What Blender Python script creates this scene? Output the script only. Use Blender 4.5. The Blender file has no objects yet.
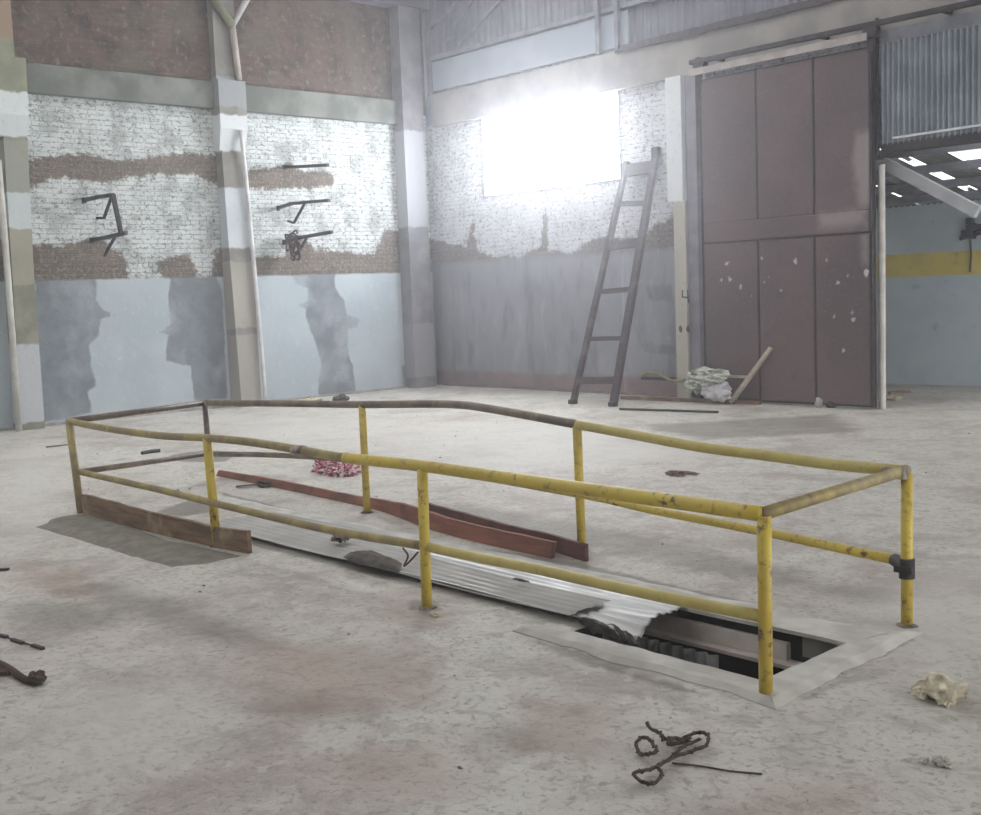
import bpy, bmesh, math, random
import numpy as np
from mathutils import Vector, Matrix
from mathutils import noise as mnoise
random.seed(7)
SC = bpy.context.scene
C = SC.collection
# ---------------------------------------------------------------- camera
F_PX = 1160.12; YAW = 2.406592; PITCH = -0.0995936; ROLL = -0.0380374
CAM = Vector((17.29463, -14.27066, 1.75)); W, H = 981, 815
fw = Vector((math.cos(YAW)*math.cos(PITCH), math.sin(YAW)*math.cos(PITCH), math.sin(PITCH)))
r0 = Vector((math.sin(YAW), -math.cos(YAW), 0)); u0 = r0.cross(fw)
RT = r0*math.cos(ROLL)+u0*math.sin(ROLL); UP = -r0*math.sin(ROLL)+u0*math.cos(ROLL)
cd = bpy.data.cameras.new('camera'); cam = bpy.data.objects.new('camera', cd); C.objects.link(cam)
cd.sensor_fit = 'HORIZONTAL'; cd.sensor_width = 36; cd.lens = 36*F_PX/W; cd.clip_end = 400
cam.matrix_world = Matrix.Translation(CAM) @ Matrix((RT, UP, -fw)).transposed().to_4x4()
SC.camera = cam
def hit(px, py, ax, val):
    """the point of the plane axis=val seen at that place of the photograph"""
    d = fw + RT*((px-W/2)/F_PX) + UP*((H/2-py)/F_PX)
    return CAM + d*((val-CAM[ax])/d[ax])
# ---------------------------------------------------------------- node helpers
class M:
    def __init__(s, name, rough=.8, metal=0.0, spec=.3):
        s.m = bpy.data.materials.new(name); s.m.use_nodes = True; s.t = s.m.node_tree; s.n = s.t.nodes
        s.b = s.n['Principled BSDF']; s.b.inputs['Roughness'].default_value = rough
        s.b.inputs['Metallic'].default_value = metal; s.b.inputs['Specular IOR Level'].default_value = spec
        s.co = None
    def set(s, inp, v):
        if hasattr(v, 'is_output') or isinstance(v, bpy.types.NodeSocket): s.t.links.new(v, inp)
        elif isinstance(v, tuple) and len(v) == 3 and inp.type == 'RGBA': inp.default_value = (*v, 1)
        else: inp.default_value = v
    def obj(s):
        if s.co is None: s.co = s.n.new('ShaderNodeTexCoord').outputs['Object']
        return s.co
    def sep(s, v=None):
        n = s.n.new('ShaderNodeSeparateXYZ'); s.set(n.inputs[0], v or s.obj()); return n.outputs
    def comb(s, x, y, z):
        n = s.n.new('ShaderNodeCombineXYZ'); [s.set(n.inputs[i], q) for i, q in enumerate((x, y, z))]; return n.outputs[0]
    def scale(s, v, sc):
        n = s.n.new('ShaderNodeVectorMath'); n.operation = 'MULTIPLY'; s.set(n.inputs[0], v); n.inputs[1].default_value = sc; return n.outputs[0]
    def noise(s, scale, detail=4, rough=.55, v=None, dist=0):
        n = s.n.new('ShaderNodeTexNoise'); s.set(n.inputs['Vector'], v or s.obj()); n.inputs['Scale'].default_value = scale
        n.inputs['Detail'].default_value = detail; n.inputs['Roughness'].default_value = rough; n.inputs['Distortion'].default_value = dist
        return n.outputs['Fac']
    def math(s, op, a, b=0.0, clamp=False):
        n = s.n.new('ShaderNodeMath'); n.operation = op; n.use_clamp = clamp; s.set(n.inputs[0], a); s.set(n.inputs[1], b); return n.outputs[0]
    def smooth(s, x, lo, hi):
        n = s.n.new('ShaderNodeMapRange'); n.interpolation_type = 'SMOOTHSTEP'; s.set(n.inputs['Value'], x)
        n.inputs['From Min'].default_value = lo; n.inputs['From Max'].default_value = hi; return n.outputs[0]
    def mix(s, f, a, b, mode='MIX'):
        n = s.n.new('ShaderNodeMix'); n.data_type = 'RGBA'; n.blend_type = mode; s.set(n.inputs[0], f)
        s.set(n.inputs[6], a); s.set(n.inputs[7], b); return n.outputs[2]
    def attr(s, name):
        n = s.n.new('ShaderNodeAttribute'); n.attribute_name = name; return n.outputs['Fac']
    def mask(s, name, amp=.1, soft=.03, nz=None):
        a = s.attr(name); z = nz or s.noise(4, 5)
        z = s.math('MULTIPLY', s.math('SUBTRACT', z, .5), amp*2)
        return s.smooth(s.math('ADD', a, z), -soft, soft)
    def color(s, c): s.set(s.b.inputs['Base Color'], c); return s
    def bump(s, h, strength=.4, dist=.02):
        n = s.n.new('ShaderNodeBump'); n.inputs['Strength'].default_value = strength; n.inputs['Distance'].default_value = dist
        s.set(n.inputs['Height'], h); s.t.links.new(n.outputs[0], s.b.inputs['Normal']); return s
    def bricks(s, v, c1, c2, mortar, bw=.25, rh=.075, ms=.012):
        n = s.n.new('ShaderNodeTexBrick'); s.set(n.inputs['Vector'], v); n.inputs['Scale'].default_value = 1
        n.inputs['Brick Width'].default_value = bw; n.inputs['Row Height'].default_value = rh; n.inputs['Mortar Size'].default_value = ms
        n.inputs['Mortar Smooth'].default_value = .3
        s.set(n.inputs['Color1'], c1); s.set(n.inputs['Color2'], c2); s.set(n.inputs['Mortar'], mortar); n.inputs['Bias'].default_value = 0
        return n.outputs['Color'], n.outputs['Fac']
def S(r, g, b):   # 0-255 display colour -> linear
    f = lambda c: (c/255)/12.92 if c/255 <= .04045 else ((c/255+.055)/1.055)**2.4
    return (f(r), f(g), f(b))
def plain(name, a, b=None, scale=8, rough=.8, metal=0., bump=0., spec=.3, lo=.35, hi=.65):
    m = M(name, rough, metal, spec); nz = m.noise(scale, 6)
    m.color(m.mix(m.smooth(nz, lo, hi), a, b or tuple(c*.75 for c in a)))
    if bump: m.bump(m.noise(scale*4, 5), bump, .01)
    return m.m
# ---------------------------------------------------------------- mesh helpers
def obj(name, bm, mat, parent=None, smooth=False):
    me = bpy.data.meshes.new(name)
    bmesh.ops.recalc_face_normals(bm, faces=bm.faces)
    bm.to_mesh(me); bm.free(); me.materials.append(getattr(mat, 'm', mat))
    if smooth: me.polygons.foreach_set('use_smooth', [True]*len(me.polygons))
    o = bpy.data.objects.new(name, me); C.objects.link(o)
    if parent:
        o.parent = parent
        o.matrix_parent_inverse = Matrix.Translation(-parent.location)
    return o
def tag(o, label=None, cat=None, group=None, kind=None):
    if label: o['label'] = label
    if cat: o['category'] = cat
    if group: o['group'] = group
    if kind: o['kind'] = kind
    return o
def thing(name, label, cat, loc=(0, 0, 0), group=None):
    o = bpy.data.objects.new(name, None); o.location = loc; C.objects.link(o); o.empty_display_size = .1
    return tag(o, label, cat, group)
def struct(name, bm, mat, parent=None, smooth=False, label=None):
    o = obj(name, bm, mat, parent, smooth)
    if not parent: o['kind'] = 'structure'
    if label: o['label'] = label
    return o
def box(bm, a, b, bevel=0.0):
    x0, x1 = sorted((a[0], b[0])); y0, y1 = sorted((a[1], b[1])); z0, z1 = sorted((a[2], b[2]))
    m = Matrix.Translation(((x0+x1)/2, (y0+y1)/2, (z0+z1)/2)) @ Matrix.Diagonal((x1-x0, y1-y0, z1-z0, 1))
    r = bmesh.ops.create_cube(bm, size=1, matrix=m)
    if bevel: bmesh.ops.bevel(bm, geom=list({e for v in r['verts'] for e in v.link_edges}), offset=bevel, segments=2, affect='EDGES', profile=.5)
    return bm
def BM(): return bmesh.new()
def jitter(bm, amp, f=3.0):
    for v in bm.verts: v.co += mnoise.noise_vector(v.co*f)*amp
    return bm
def beamlike(bm, p, q, w, h, up=Vector((0, 0, 1)), seg=1, rough=0.0):
    """a rectangular bar from p to q, w across and h along up"""
    p = Vector(p); q = Vector(q); d = (q-p).normalized(); s = d.cross(Vector(up)).normalized(); t = s.cross(d)
    rings = []
    for i in range(seg+1):
        c = p.lerp(q, i/seg); r = []
        for a, b in ((-1, -1), (1, -1), (1, 1), (-1, 1)):
            co = c+s*(a*w/2)+t*(b*h/2)
            if rough: co += mnoise.noise_vector(co*6)*rough
            r.append(bm.verts.new(co))
        rings.append(r)
    for i in range(seg):
        for k in range(4): bm.faces.new((rings[i][k], rings[i][(k+1) % 4], rings[i+1][(k+1) % 4], rings[i+1][k]))
    bm.faces.new(rings[0][::-1]); bm.faces.new(rings[-1]); return bm
def smoothpath(pts, n=6):
    pts = [Vector(p) for p in pts]; out = []
    P = [pts[0]*2-pts[1]]+pts+[pts[-1]*2-pts[-2]]
    for i in range(1, len(P)-2):
        for k in range(n):
            t = k/n; a, b, c, d = P[i-1:i+3]
            out.append(.5*((2*b)+(c-a)*t+(2*a-5*b+4*c-d)*t*t+(3*b-a-3*c+d)*t**3))
    return out+[pts[-1]]
def tube(bm, pts, r, seg=12, caps=True, rend=None):
    pts = [Vector(p) for p in pts]; rings = []; nrm = None
    for i, p in enumerate(pts):
        d = (pts[min(i+1, len(pts)-1)]-pts[max(i-1, 0)]).normalized()
        if nrm is None: nrm = d.orthogonal().normalized()
        nrm = (nrm-d*nrm.dot(d)).normalized(); b = d.cross(nrm)
        rr = r if rend is None else r+(rend-r)*i/(len(pts)-1)
        rings.append([bm.verts.new(p+(nrm*math.cos(2*math.pi*k/seg)+b*math.sin(2*math.pi*k/seg))*rr) for k in range(seg)])
    for i in range(len(rings)-1):
        for k in range(seg): bm.faces.new((rings[i][k], rings[i][(k+1) % seg], rings[i+1][(k+1) % seg], rings[i+1][k]))
    if caps: bm.faces.new(rings[0][::-1]); bm.faces.new(rings[-1])
    return bm
def prism(bm, rings):
    """stack of rings (lists of equal length), capped"""
    R = [[bm.verts.new(p) for p in r] for r in rings]; n = len(R[0])
    for i in range(len(R)-1):
        for k in range(n): bm.faces.new((R[i][k], R[i][(k+1) % n], R[i+1][(k+1) % n], R[i+1][k]))
    bm.faces.new(R[0][::-1]); bm.faces.new(R[-1]); return bm
def lump(bm, c, r, seed=0, rough=.35, sub=3, f=2.2):
    res = bmesh.ops.create_icosphere(bm, subdivisions=sub, radius=1)
    for v in res['verts']:
        n = mnoise.noise(v.co*f+Vector((seed*7.3, seed*3.1, seed)))
        k = 1+rough*n*2
        v.co = Vector(c)+Vector((v.co.x*r[0]*k, v.co.y*r[1]*k, v.co.z*r[2]*k))
    return bm
def sheet(bm, o, u, v, nu, nv, f, thick):
    """grid sheet o + a*u + b*v (+ f(a,b) offset) given a thickness along u x v"""
    o = Vector(o); u = Vector(u); v = Vector(v); n = u.cross(v).normalized(); L = []
    for s in (0, 1):
        L.append([[bm.verts.new(o+u*(i/nu)+v*(j/nv)+f(i/nu, j/nv)-n*(thick*s)) for j in range(nv+1)] for i in range(nu+1)])
    for s, G in enumerate(L):
        for i in range(nu):
            for j in range(nv):
                q = (G[i][j], G[i+1][j], G[i+1][j+1], G[i][j+1]); bm.faces.new(q if s == 0 else q[::-1])
    A, B = L
    for i in range(nu):
        bm.faces.new((A[i+1][0], A[i][0], B[i][0], B[i+1][0])); bm.faces.new((A[i][nv], A[i+1][nv], B[i+1][nv], B[i][nv]))
    for j in range(nv):
        bm.faces.new((A[0][j], A[0][j+1], B[0][j+1], B[0][j])); bm.faces.new((A[nu][j+1], A[nu][j], B[nu][j], B[nu][j+1]))
    return bm
def sdf(polys, U, V):
    """signed distance (inside positive) of the union of polygons on the points U, V"""
    best = np.full(U.shape, -9.0)
    for P in polys:
        P = np.array(P, float); d = np.full(U.shape, 1e9); ins = np.zeros(U.shape, bool); n = len(P)
        for i in range(n):
            a = P[i]; b = P[(i+1) % n]; e = b-a; L = max(e@e, 1e-12)
            t = np.clip(((U-a[0])*e[0]+(V-a[1])*e[1])/L, 0, 1)
            d = np.minimum(d, np.hypot(U-a[0]-t*e[0], V-a[1]-t*e[1]))
            if a[1] != b[1]:
                c = ((a[1] > V) != (b[1] > V)) & (U < (b[0]-a[0])*(V-a[1])/(b[1]-a[1])+a[0]); ins ^= c
        best = np.maximum(best, np.where(ins, d, -d))
    return best
def gridsurf(name, us, vs, place, masks, mat, hole=None):
    """a flat grid of real geometry, with the distance fields of its stains and painted light or shade as point attributes"""
    U, V = np.meshgrid(us, vs, indexing='ij'); nu, nv = U.shape
    co = np.empty((nu, nv, 3)); 
    X = place(U, V)
    for k in range(3): co[..., k] = X[k]
    i, j = np.meshgrid(np.arange(nu-1), np.arange(nv-1), indexing='ij'); a = i*nv+j
    q = np.stack([a, a+nv, a+nv+1, a+1], -1)
    if hole is not None:
        cu = (us[:-1]+us[1:])/2; cv = (vs[:-1]+vs[1:])/2; CU, CV = np.meshgrid(cu, cv, indexing='ij')
        keep = np.ones(CU.shape, bool)
        for h in hole: keep &= ~((CU > h[0]) & (CU < h[1]) & (CV > h[2]) & (CV < h[3]))
        q = q[keep]
    q = q.reshape(-1, 4)
    me = bpy.data.meshes.new(name); me.vertices.add(nu*nv); me.vertices.foreach_set('co', co.ravel())
    me.loops.add(q.size); me.loops.foreach_set('vertex_index', q.ravel().astype(np.int32))
    me.polygons.add(len(q)); me.polygons.foreach_set('loop_start', np.arange(0, q.size, 4, dtype=np.int32))
    me.update(calc_edges=True)
    for k, f in masks.items():
        at = me.attributes.new(k, 'FLOAT', 'POINT'); at.data.foreach_set('value', np.asarray(f(U, V), dtype=np.float32).ravel())
    me.materials.append(getattr(mat, 'm', mat)); o = bpy.data.objects.new(name, me); C.objects.link(o); o['kind'] = 'structure'; return o
def onL(pts): return [(p.y, p.z) for p in (hit(x, y, 0, 0.) for x, y in pts)]     # left wall: (y, z)
def onB(pts): return [(p.x, p.z) for p in (hit(x, y, 1, 0.) for x, y in pts)]     # back wall: (x, z)
def onF(pts): return [(p.x, p.y) for p in (hit(x, y, 2, 0.) for x, y in pts)]     # floor: (x, y)

# ================================================================ THE SHELL
# ---- left wall
bare = [onL([(20,162),(54,155),(89,155),(121,162),(151,157),(175,154),(222,154),(222,186),(189,175),(159,174),(130,179),(100,184),(67,177),(43,181),(20,190)]),
        onL([(20,240),(59,246),(97,237),(115,249),(127,257),(129,290),(20,290)]),
        onL([(160,262),(188,253),(198,270),(197,290),(160,290)]), onL([(212,250),(230,246),(230,290),(212,290)]),
        onL([(246,172),(290,164),(310,172),(336,173),(333,186),(300,189),(246,189)]),
        onL([(246,255),(285,256),(288,238),(303,240),(318,250),(353,253),(374,256),(384,229),(420,235),(445,240),(445,290),(246,290)]),
        onL([(-80,160),(6,160),(6,190),(-80,190)]), onL([(-80,235),(6,240),(6,290),(-80,290)])]
patch = [onL([(35,270),(97,280),(96,300),(102,310),(116,315),(100,318),(99,337),(88,344),(91,365),(97,386),(88,391),(92,412),(30,425)]),
         onL([(171,270),(212,270),(222,290),(228,400),(194,400),(191,366),(165,361),(168,335),(159,332),(171,324),(168,297)]),
         onL([(287,268),(335,268),(335,288),(344,300),(347,315),(360,319),(357,327),(347,328),(349,356),(353,365),(356,391),(318,396),(319,377),(322,365),(313,335),(306,318),(306,309),(297,305),(307,301),(307,288),(297,284)]),
         onL([(400,268),(445,268),(445,400),(404,400),(402,366),(416,360),(416,297),(403,285)])]
def brickmat(name, axis, z_plaster, z_up, upper_c, paint_c, blue_c, grey_c, low_soft=.02):
    m = M(name, .85, 0, .25); x, y, z = m.sep(); h = (y if axis == 'y' else x)
    wob = m.math('MULTIPLY', m.math('SUBTRACT', m.noise(5, 3), .5), .035); wv = m.comb(m.math('ADD', h, wob), m.math('ADD', z, m.math('MULTIPLY', m.math('SUBTRACT', m.noise(6.3, 3), .5), .03)), 0)
    n1 = m.noise(1.1, 5); n2 = m.noise(9, 6, .65); n3 = m.noise(40, 4, .6); n4 = m.noise(2.7, 6, .6)
    n5 = m.noise(17, 5, .6)
    # red brick above the beam
    up, f = m.bricks(wv, upper_c[0], upper_c[1], upper_c[2])
    up = m.mix(m.smooth(n4, .42, .66), up, upper_c[3]); up = m.mix(m.smooth(n2, .52, .72), up, upper_c[4]); up = m.mix(m.math('MULTIPLY', m.smooth(n1, .45, .62), .55), up, upper_c[5]); up = m.mix(m.math('MULTIPLY', m.smooth(n3, .55, .68), .6), up, upper_c[3])
    # whitewashed brick, dirt and joint-shadow specks put into the colour
    wb, f2 = m.bricks(wv, paint_c[0], paint_c[1], paint_c[2], ms=.010)
    wb = m.mix(m.smooth(n5, .40, .60), wb, paint_c[0])
    wb = m.mix(m.math('MULTIPLY', m.smooth(n4, .46, .64), .7), wb, paint_c[2]); jt = m.math('MULTIPLY', f2, m.smooth(n2, .50, .62)); wb = m.mix(m.math('MULTIPLY', jt, .7), wb, paint_c[3])
    n8 = m.noise(11, 3, .5, v=m.comb(h, m.math('MULTIPLY', z, 1.8), 0)); wb = m.mix(m.math('MULTIPLY', m.smooth(n8, .58, .66), .8), wb, paint_c[3])
    sp = m.math('MULTIPLY', m.smooth(n5, .54, .62), m.smooth(n4, .36, .56)); wb = m.mix(m.math('MULTIPLY', sp, .9), wb, paint_c[3])
    wb = m.mix(m.math('MULTIPLY', m.smooth(n3, .58, .70), .5), wb, paint_c[3])
    # bare patches where paint and brick faces fell off
    bb, f3 = m.bricks(wv, S(118,105,96), S(96,87,80), S(124,116,107))
    bb = m.mix(m.smooth(n4, .35, .7), bb, S(88,82,78)); bb = m.mix(m.smooth(n3, .5, .75), bb, S(168,158,148)); bb = m.mix(m.math('MULTIPLY', m.smooth(n5, .52, .62), .6), bb, S(150,142,134))
    nn = m.math('ADD', m.math('MULTIPLY', n4, .4), m.math('ADD', m.math('MULTIPLY', n2, .35), m.math('MULTIPLY', m.noise(22, 4), .25)))
    mb = m.mask('bare', .30, .03, nn)
    mid = m.mix(mb, wb, bb)
    # plaster dado
    pl = m.mix(m.smooth(n1, .3, .7), blue_c[0], blue_c[1]); pl = m.mix(m.smooth(n2, .55, .75), pl, blue_c[2]); pl = m.mix(m.math('MULTIPLY', m.smooth(n5, .55, .75), .35), pl, blue_c[1])
    gr = m.mix(m.smooth(n4, .35, .65), grey_c[0], grey_c[1]); gr = m.mix(m.smooth(n1, .46, .62), gr, grey_c[2]); gr = m.mix(m.math('MULTIPLY', m.smooth(n5, .52, .72), .45), gr, grey_c[0])
    pl = m.mix(m.mask('patch', .10, .02, nn), pl, gr)
    c = m.mix(m.smooth(m.math('ADD', z, m.math('MULTIPLY', n2, .06)), z_plaster-low_soft+.03, z_plaster+low_soft+.03), pl, mid)
    c = m.mix(m.smooth(z, z_up-.01, z_up+.01), c, up)
    m.color(c)
    hh = m.math('MULTIPLY', m.math('SUBTRACT', 1., f2), m.smooth(z, z_plaster, z_plaster+.03))
    m.bump(m.math('ADD', hh, m.math('MULTIPLY', n2, .8)), .6, .012)
    return m
mL = brickmat('left wall brick and plaster', 'y', 2.16, 5.1,
    (S(112,90,82), S(90,74,70), S(98,88,82), S(68,60,58), S(142,130,118), S(106,102,92)),
    (S(208,213,213), S(188,193,194), S(152,157,157), S(112,112,110)),
    (S(182,191,197), S(168,179,187), S(195,202,206)), (S(118,125,132), S(134,140,147), S(156,162,169)))
gridsurf('wall_left', np.arange(-22, .001, .05), np.arange(0, 7.6, .05), lambda U, V: (U*0, U, V),
    {'bare': lambda U, V: sdf(bare, U, V), 'patch': lambda U, V: sdf(patch, U, V)}, mL.m)
# ---- back wall, with the window and the doorway as real openings
WIN = (1.57, 4.80, 3.47, 4.83); DOOR = (6.55, 16.0, -1, 3.42)
b_edge = onB([(400,238),(438,239),(467,247),(471,222),(474,222),(476,249),(499,257),(520,256),(541,247),(543,208),(546,208),(549,249),(567,254),(585,244),(603,237),(625,238),(640,240),(653,226),(673,217),(700,214),(720,214)])
b_bare = [b_edge+[(8, -1), (-1, -1)]]
mB = brickmat('back wall brick and plaster', 'x', 2.32, 4.9,
    (S(170,180,192), S(165,176,190), S(165,176,190), S(160,172,186), S(178,188,200), S(165,176,190)),
    (S(214,216,222), S(200,202,208), S(182,184,190), S(130,128,134)),
    (S(150,152,160), S(140,141,149), S(160,160,166)), (S(128,130,138), S(138,138,146), S(120,124,130)), .12)
pb = [onB([(645,285),(672,285),(674,302),(650,300)]), onB([(640,343),(676,345),(676,356),(645,352)])]
# upper part: pale cladding, then a faded red dado foot
x_, y_, z_ = mB.sep()
base = mB.b.inputs['Base Color'].links[0].from_socket
strk = mB.noise(1, 6, .6, v=mB.scale(mB.obj(), (3.2, 3.2, .9))); base = mB.mix(mB.math('MULTIPLY', mB.math('MULTIPLY', mB.smooth(strk, .50, .66), mB.smooth(z_, 2.7, 2.2)), .55), base, S(112,110,112)); base = mB.mix(mB.math('MULTIPLY', mB.math('MULTIPLY', mB.smooth(strk, .44, .34), mB.smooth(z_, 2.7, 2.2)), .4), base, S(172,172,176))
foot = mB.mix(mB.smooth(mB.noise(3, 5), .35, .7), S(146,128,126), S(128,116,118))
base = mB.mix(mB.smooth(mB.math('ADD', z_, mB.math('MULTIPLY', mB.noise(5, 5), .12)), .40, .30), base, foot)
mB.color(base)
gridsurf('wall_back', np.array(sorted(list(np.arange(0, 8.01, .05))+[WIN[0], WIN[1], DOOR[0]]+list(np.arange(8.2, 22.1, .2)))),
    np.array(sorted(list(np.arange(0, 5.46, .05))+[WIN[2], WIN[3], DOOR[3]])),
    lambda U, V: (U, U*0, V), {'bare': lambda U, V: sdf(b_bare, U, V), 'patch': lambda U, V: sdf(pb, U, V)}, mB.m,
    [WIN, (DOOR[0], DOOR[1], -1, DOOR[3])])
conc = plain('weathered concrete', S(128,131,126), S(100,104,99), 2.2, .85, 0, .3)
conc_b = plain('pale concrete beam', S(158,154,149), S(138,135,132), 1.8, .85, 0, .2)
steel_d = plain('dark oxidised steel', S(74,70,74), S(54,50,54), 9, .6, .3, .2)
steel_g = plain('grey painted steel', S(140,142,150), S(118,120,130), 5, .6, .2, .1)
galv = plain('galvanised corrugated sheet', S(166,174,182), S(142,150,160), 3, .5, .35, 0)
# window: reveal, frame and frosted pane lit by the day outside
bm = BM(); x0, x1, z0, z1 = WIN
for a, b in (((x0-.06, .0, z0-.06), (x1+.06, .2, z0)), ((x0-.06, .0, z1), (x1+.06, .2, z1+.06)), ((x0-.06, .0, z0), (x0, .2, z1)), ((x1, .0, z0), (x1+.06, .2, z1))): box(bm, a, b)
for k in range(1, 4): box(bm, (x0+(x1-x0)*k/4-.012, .1, z0), (x0+(x1-x0)*k/4+.012, .13, z1))
box(bm, (x0, .1, (z0+z1)/2-.012), (x1, .13, (z0+z1)/2+.012))
wfr = struct('window_1', bm, steel_g, label='long high window blown out by daylight in the back wall')
mg = bpy.data.materials.new('daylit frosted glass'); mg.use_nodes = True; nt = mg.node_tree; nt.nodes.clear()
em = nt.nodes.new('ShaderNodeEmission'); em.inputs[0].default_value = (.93, .96, 1, 1); em.inputs[1].default_value = 38
om = nt.nodes.new('ShaderNodeOutputMaterial'); nt.links.new(em.outputs[0], om.inputs[0])
bm = BM(); box(bm, (x0, .14, z0), (x1, .15, z1)); obj('pane', bm, mg, wfr)
# ---- floor
PX0, PX1, PY0, PY1 = 9.2, 14.42, -10.14, -9.42
mF = M('dusty concrete floor', .62, 0, .35)
n1 = mF.noise(.55, 5); n2 = mF.noise(2.6, 8, .62, dist=.4); n3 = mF.noise(14, 7, .65); n4 = mF.noise(60, 4); n5 = mF.noise(1.1, 6, .6, dist=.6)
st = mF.noise(1.6, 6, .65, v=mF.scale(mF.obj(), (.5, 1.6, 1)))
c = mF.mix(mF.smooth(n1, .35, .65), S(202,200,192), S(196,190,183))
c = mF.mix(mF.smooth(n5, .48, .68), c, S(170,160,154)); c = mF.mix(mF.math('MULTIPLY', mF.smooth(n2, .50, .72), .7), c, S(152,150,145))
c = mF.mix(mF.math('MULTIPLY', mF.smooth(st, .55, .70), .5), c, S(196,196,192)); c = mF.mix(mF.math('MULTIPLY', mF.smooth(n3, .55, .75), .45), c, S(140,136,130))
c = mF.mix(mF.math('MULTIPLY', mF.smooth(n4, .56, .70), .5), c, S(206,204,200))
n6 = mF.noise(24, 6, .7, v=mF.scale(mF.obj(), (1, 1, 1)), dist=.5); n7 = mF.noise(7, 8, .7, dist=.8)
c = mF.mix(mF.math('MULTIPLY', mF.smooth(n6, .53, .62), .75), c, S(146,141,134)); c = mF.mix(mF.math('MULTIPLY', mF.smooth(n7, .53, .62), .6), c, S(162,155,148))
c = mF.mix(mF.math('MULTIPLY', mF.smooth(n7, .46, .36), .5), c, S(210,208,204))
c = mF.mix(mF.math('MULTIPLY', mF.mask('dark', .22, .16, n2), .62), c, S(118,112,104))
c = mF.mix(mF.math('MULTIPLY', mF.mask('red', .3, .22, n2), .5), c, S(158,132,120))
c = mF.mix(mF.math('MULTIPLY', mF.mask('pale', .3, .3, n2), .55), c, S(206,204,200))
c = mF.mix(mF.math('MULTIPLY', mF.mask('stain_shade', .05, .03, n3), .72), c, S(108,103,97))
mF.color(c); mF.set(mF.b.inputs['Roughness'], mF.math('ADD', .45, mF.math('MULTIPLY', n2, .4)))
mF.bump(mF.math('ADD', mF.math('MULTIPLY', n2, .8), mF.math('MULTIPLY', n3, .45)), .8, .03)
dark = [onF([(60,590),(110,582),(170,600),(260,630),(275,650),(220,645),(150,622),(100,608)]), onF([(640,425),(830,415),(860,432),(700,440)]),
        onF([(440,500),(560,520),(680,540),(860,590),(900,600),(870,606),(650,560),(450,520)]), onF([(230,700),(330,690),(340,715),(250,720)]),
        onF([(480,728),(520,730),(515,742),(485,742)]), onF([(0,605),(90,600),(120,625),(30,640)])]
red = [onF([(20,565),(90,575),(90,600),(30,590)]), onF([(250,640),(420,650),(430,700),(280,720),(240,690)]), onF([(395,595),(455,600),(440,625),(400,620)]),
       onF([(540,690),(620,720),(600,760),(520,745)]), onF([(760,790),(850,790),(840,815),(750,815)]), onF([(330,760),(450,740),(470,790),(340,800)])]
pale = [onF([(215,415),(560,425),(700,455),(520,470),(330,450),(215,432)]), onF([(0,455),(60,440),(60,520),(0,560)]), onF([(860,610),(980,560),(980,640),(930,660)]), onF([(60,700),(180,690),(160,760),(40,770)])]  # first polygon paints the window's reflection onto the far floor
stain_shade = [onF([(250,534),(340,556),(430,579),(500,597),(590,621),(592,633),(500,607),(400,583),(340,567),(250,545)]), onF([(170,455),(205,450),(240,452),(225,462),(180,462)]), onF([(155,512),(195,498),(215,505),(212,512),(180,517)]), onF([(220,492),(300,512),(380,530),(480,548),(575,562),(575,567),(470,554),(350,529),(225,499)]),
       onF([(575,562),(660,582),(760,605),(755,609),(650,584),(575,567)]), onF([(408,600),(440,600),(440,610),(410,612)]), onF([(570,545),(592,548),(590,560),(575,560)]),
       onF([(530,640),(560,645),(610,660),(690,690),(700,698),(640,680),(560,655)]), onF([(800,698),(850,668),(905,640),(915,633),(912,640),(860,670),(806,702)])]  # stains and joint lines, plus shade painted along sheet and kerb edges
xs = np.array(sorted(set([round(v, 4) for v in list(np.arange(-.05, 22.1, .07))+[PX0, PX1, 13.24]]))); ys = np.array(sorted(set([round(v, 4) for v in list(np.arange(-22.1, 0, .07))+list(np.arange(0, 4, .25))+list(np.arange(-9.25, -8.98, .015))+list(np.arange(-10.1, -9.9, .02))+[PY0, PY1, -9.90]])))
fl = gridsurf('floor', xs, ys, lambda U, V: (U, V, U*0), {'dark': lambda U, V: sdf(dark, U, V), 'red': lambda U, V: sdf(red, U, V), 'pale': lambda U, V: sdf(pale, U, V), 'stain_shade': lambda U, V: sdf(stain_shade, U, V)}, mF.m, [(PX0, 13.24, -9.90, PY1), (13.24, PX1, PY0, PY1)])
# ---- the pit
mp = plain('grimy shade-dark pit concrete', S(58,56,54), S(44,42,42), 3, .9, 0, .3)  # base colour darkened to stand in for shadow inside the pit
bm = BM(); wy = -9.1
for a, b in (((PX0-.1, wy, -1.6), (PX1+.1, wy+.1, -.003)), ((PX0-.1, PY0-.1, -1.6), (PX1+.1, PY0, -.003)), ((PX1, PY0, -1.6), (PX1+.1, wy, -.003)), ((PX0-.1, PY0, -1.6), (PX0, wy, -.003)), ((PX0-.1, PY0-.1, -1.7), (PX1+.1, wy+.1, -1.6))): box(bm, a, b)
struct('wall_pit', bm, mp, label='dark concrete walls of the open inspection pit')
mk = plain('pale cement kerb', S(204,202,197), S(178,175,170), 5, .85, 0, .5)
def kerb(name, pts_in, pts_out, h, label, low=.10):
    bm = BM(); n = len(pts_in); R = []
    for i in range(n):
        a = Vector((*pts_in[i], 0)); b = Vector((*pts_out[i], 0)); b += (b-a).normalized()*(.05*mnoise.noise(b*3.1)+.02*mnoise.noise(b*11)); a += (b-a).normalized()*.012*mnoise.noise(a*9)
        m_ = a.lerp(b, .75)
        R.append([a+Vector((0, 0, -low)), a+Vector((0, 0, h)), m_+Vector((0, 0, h+.004*mnoise.noise(m_*5))), b+Vector((0, 0, .004)), b+Vector((0, 0, -.003))])
    prism(bm, R); return struct(name, bm, mk, label=label)
N = 46
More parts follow.
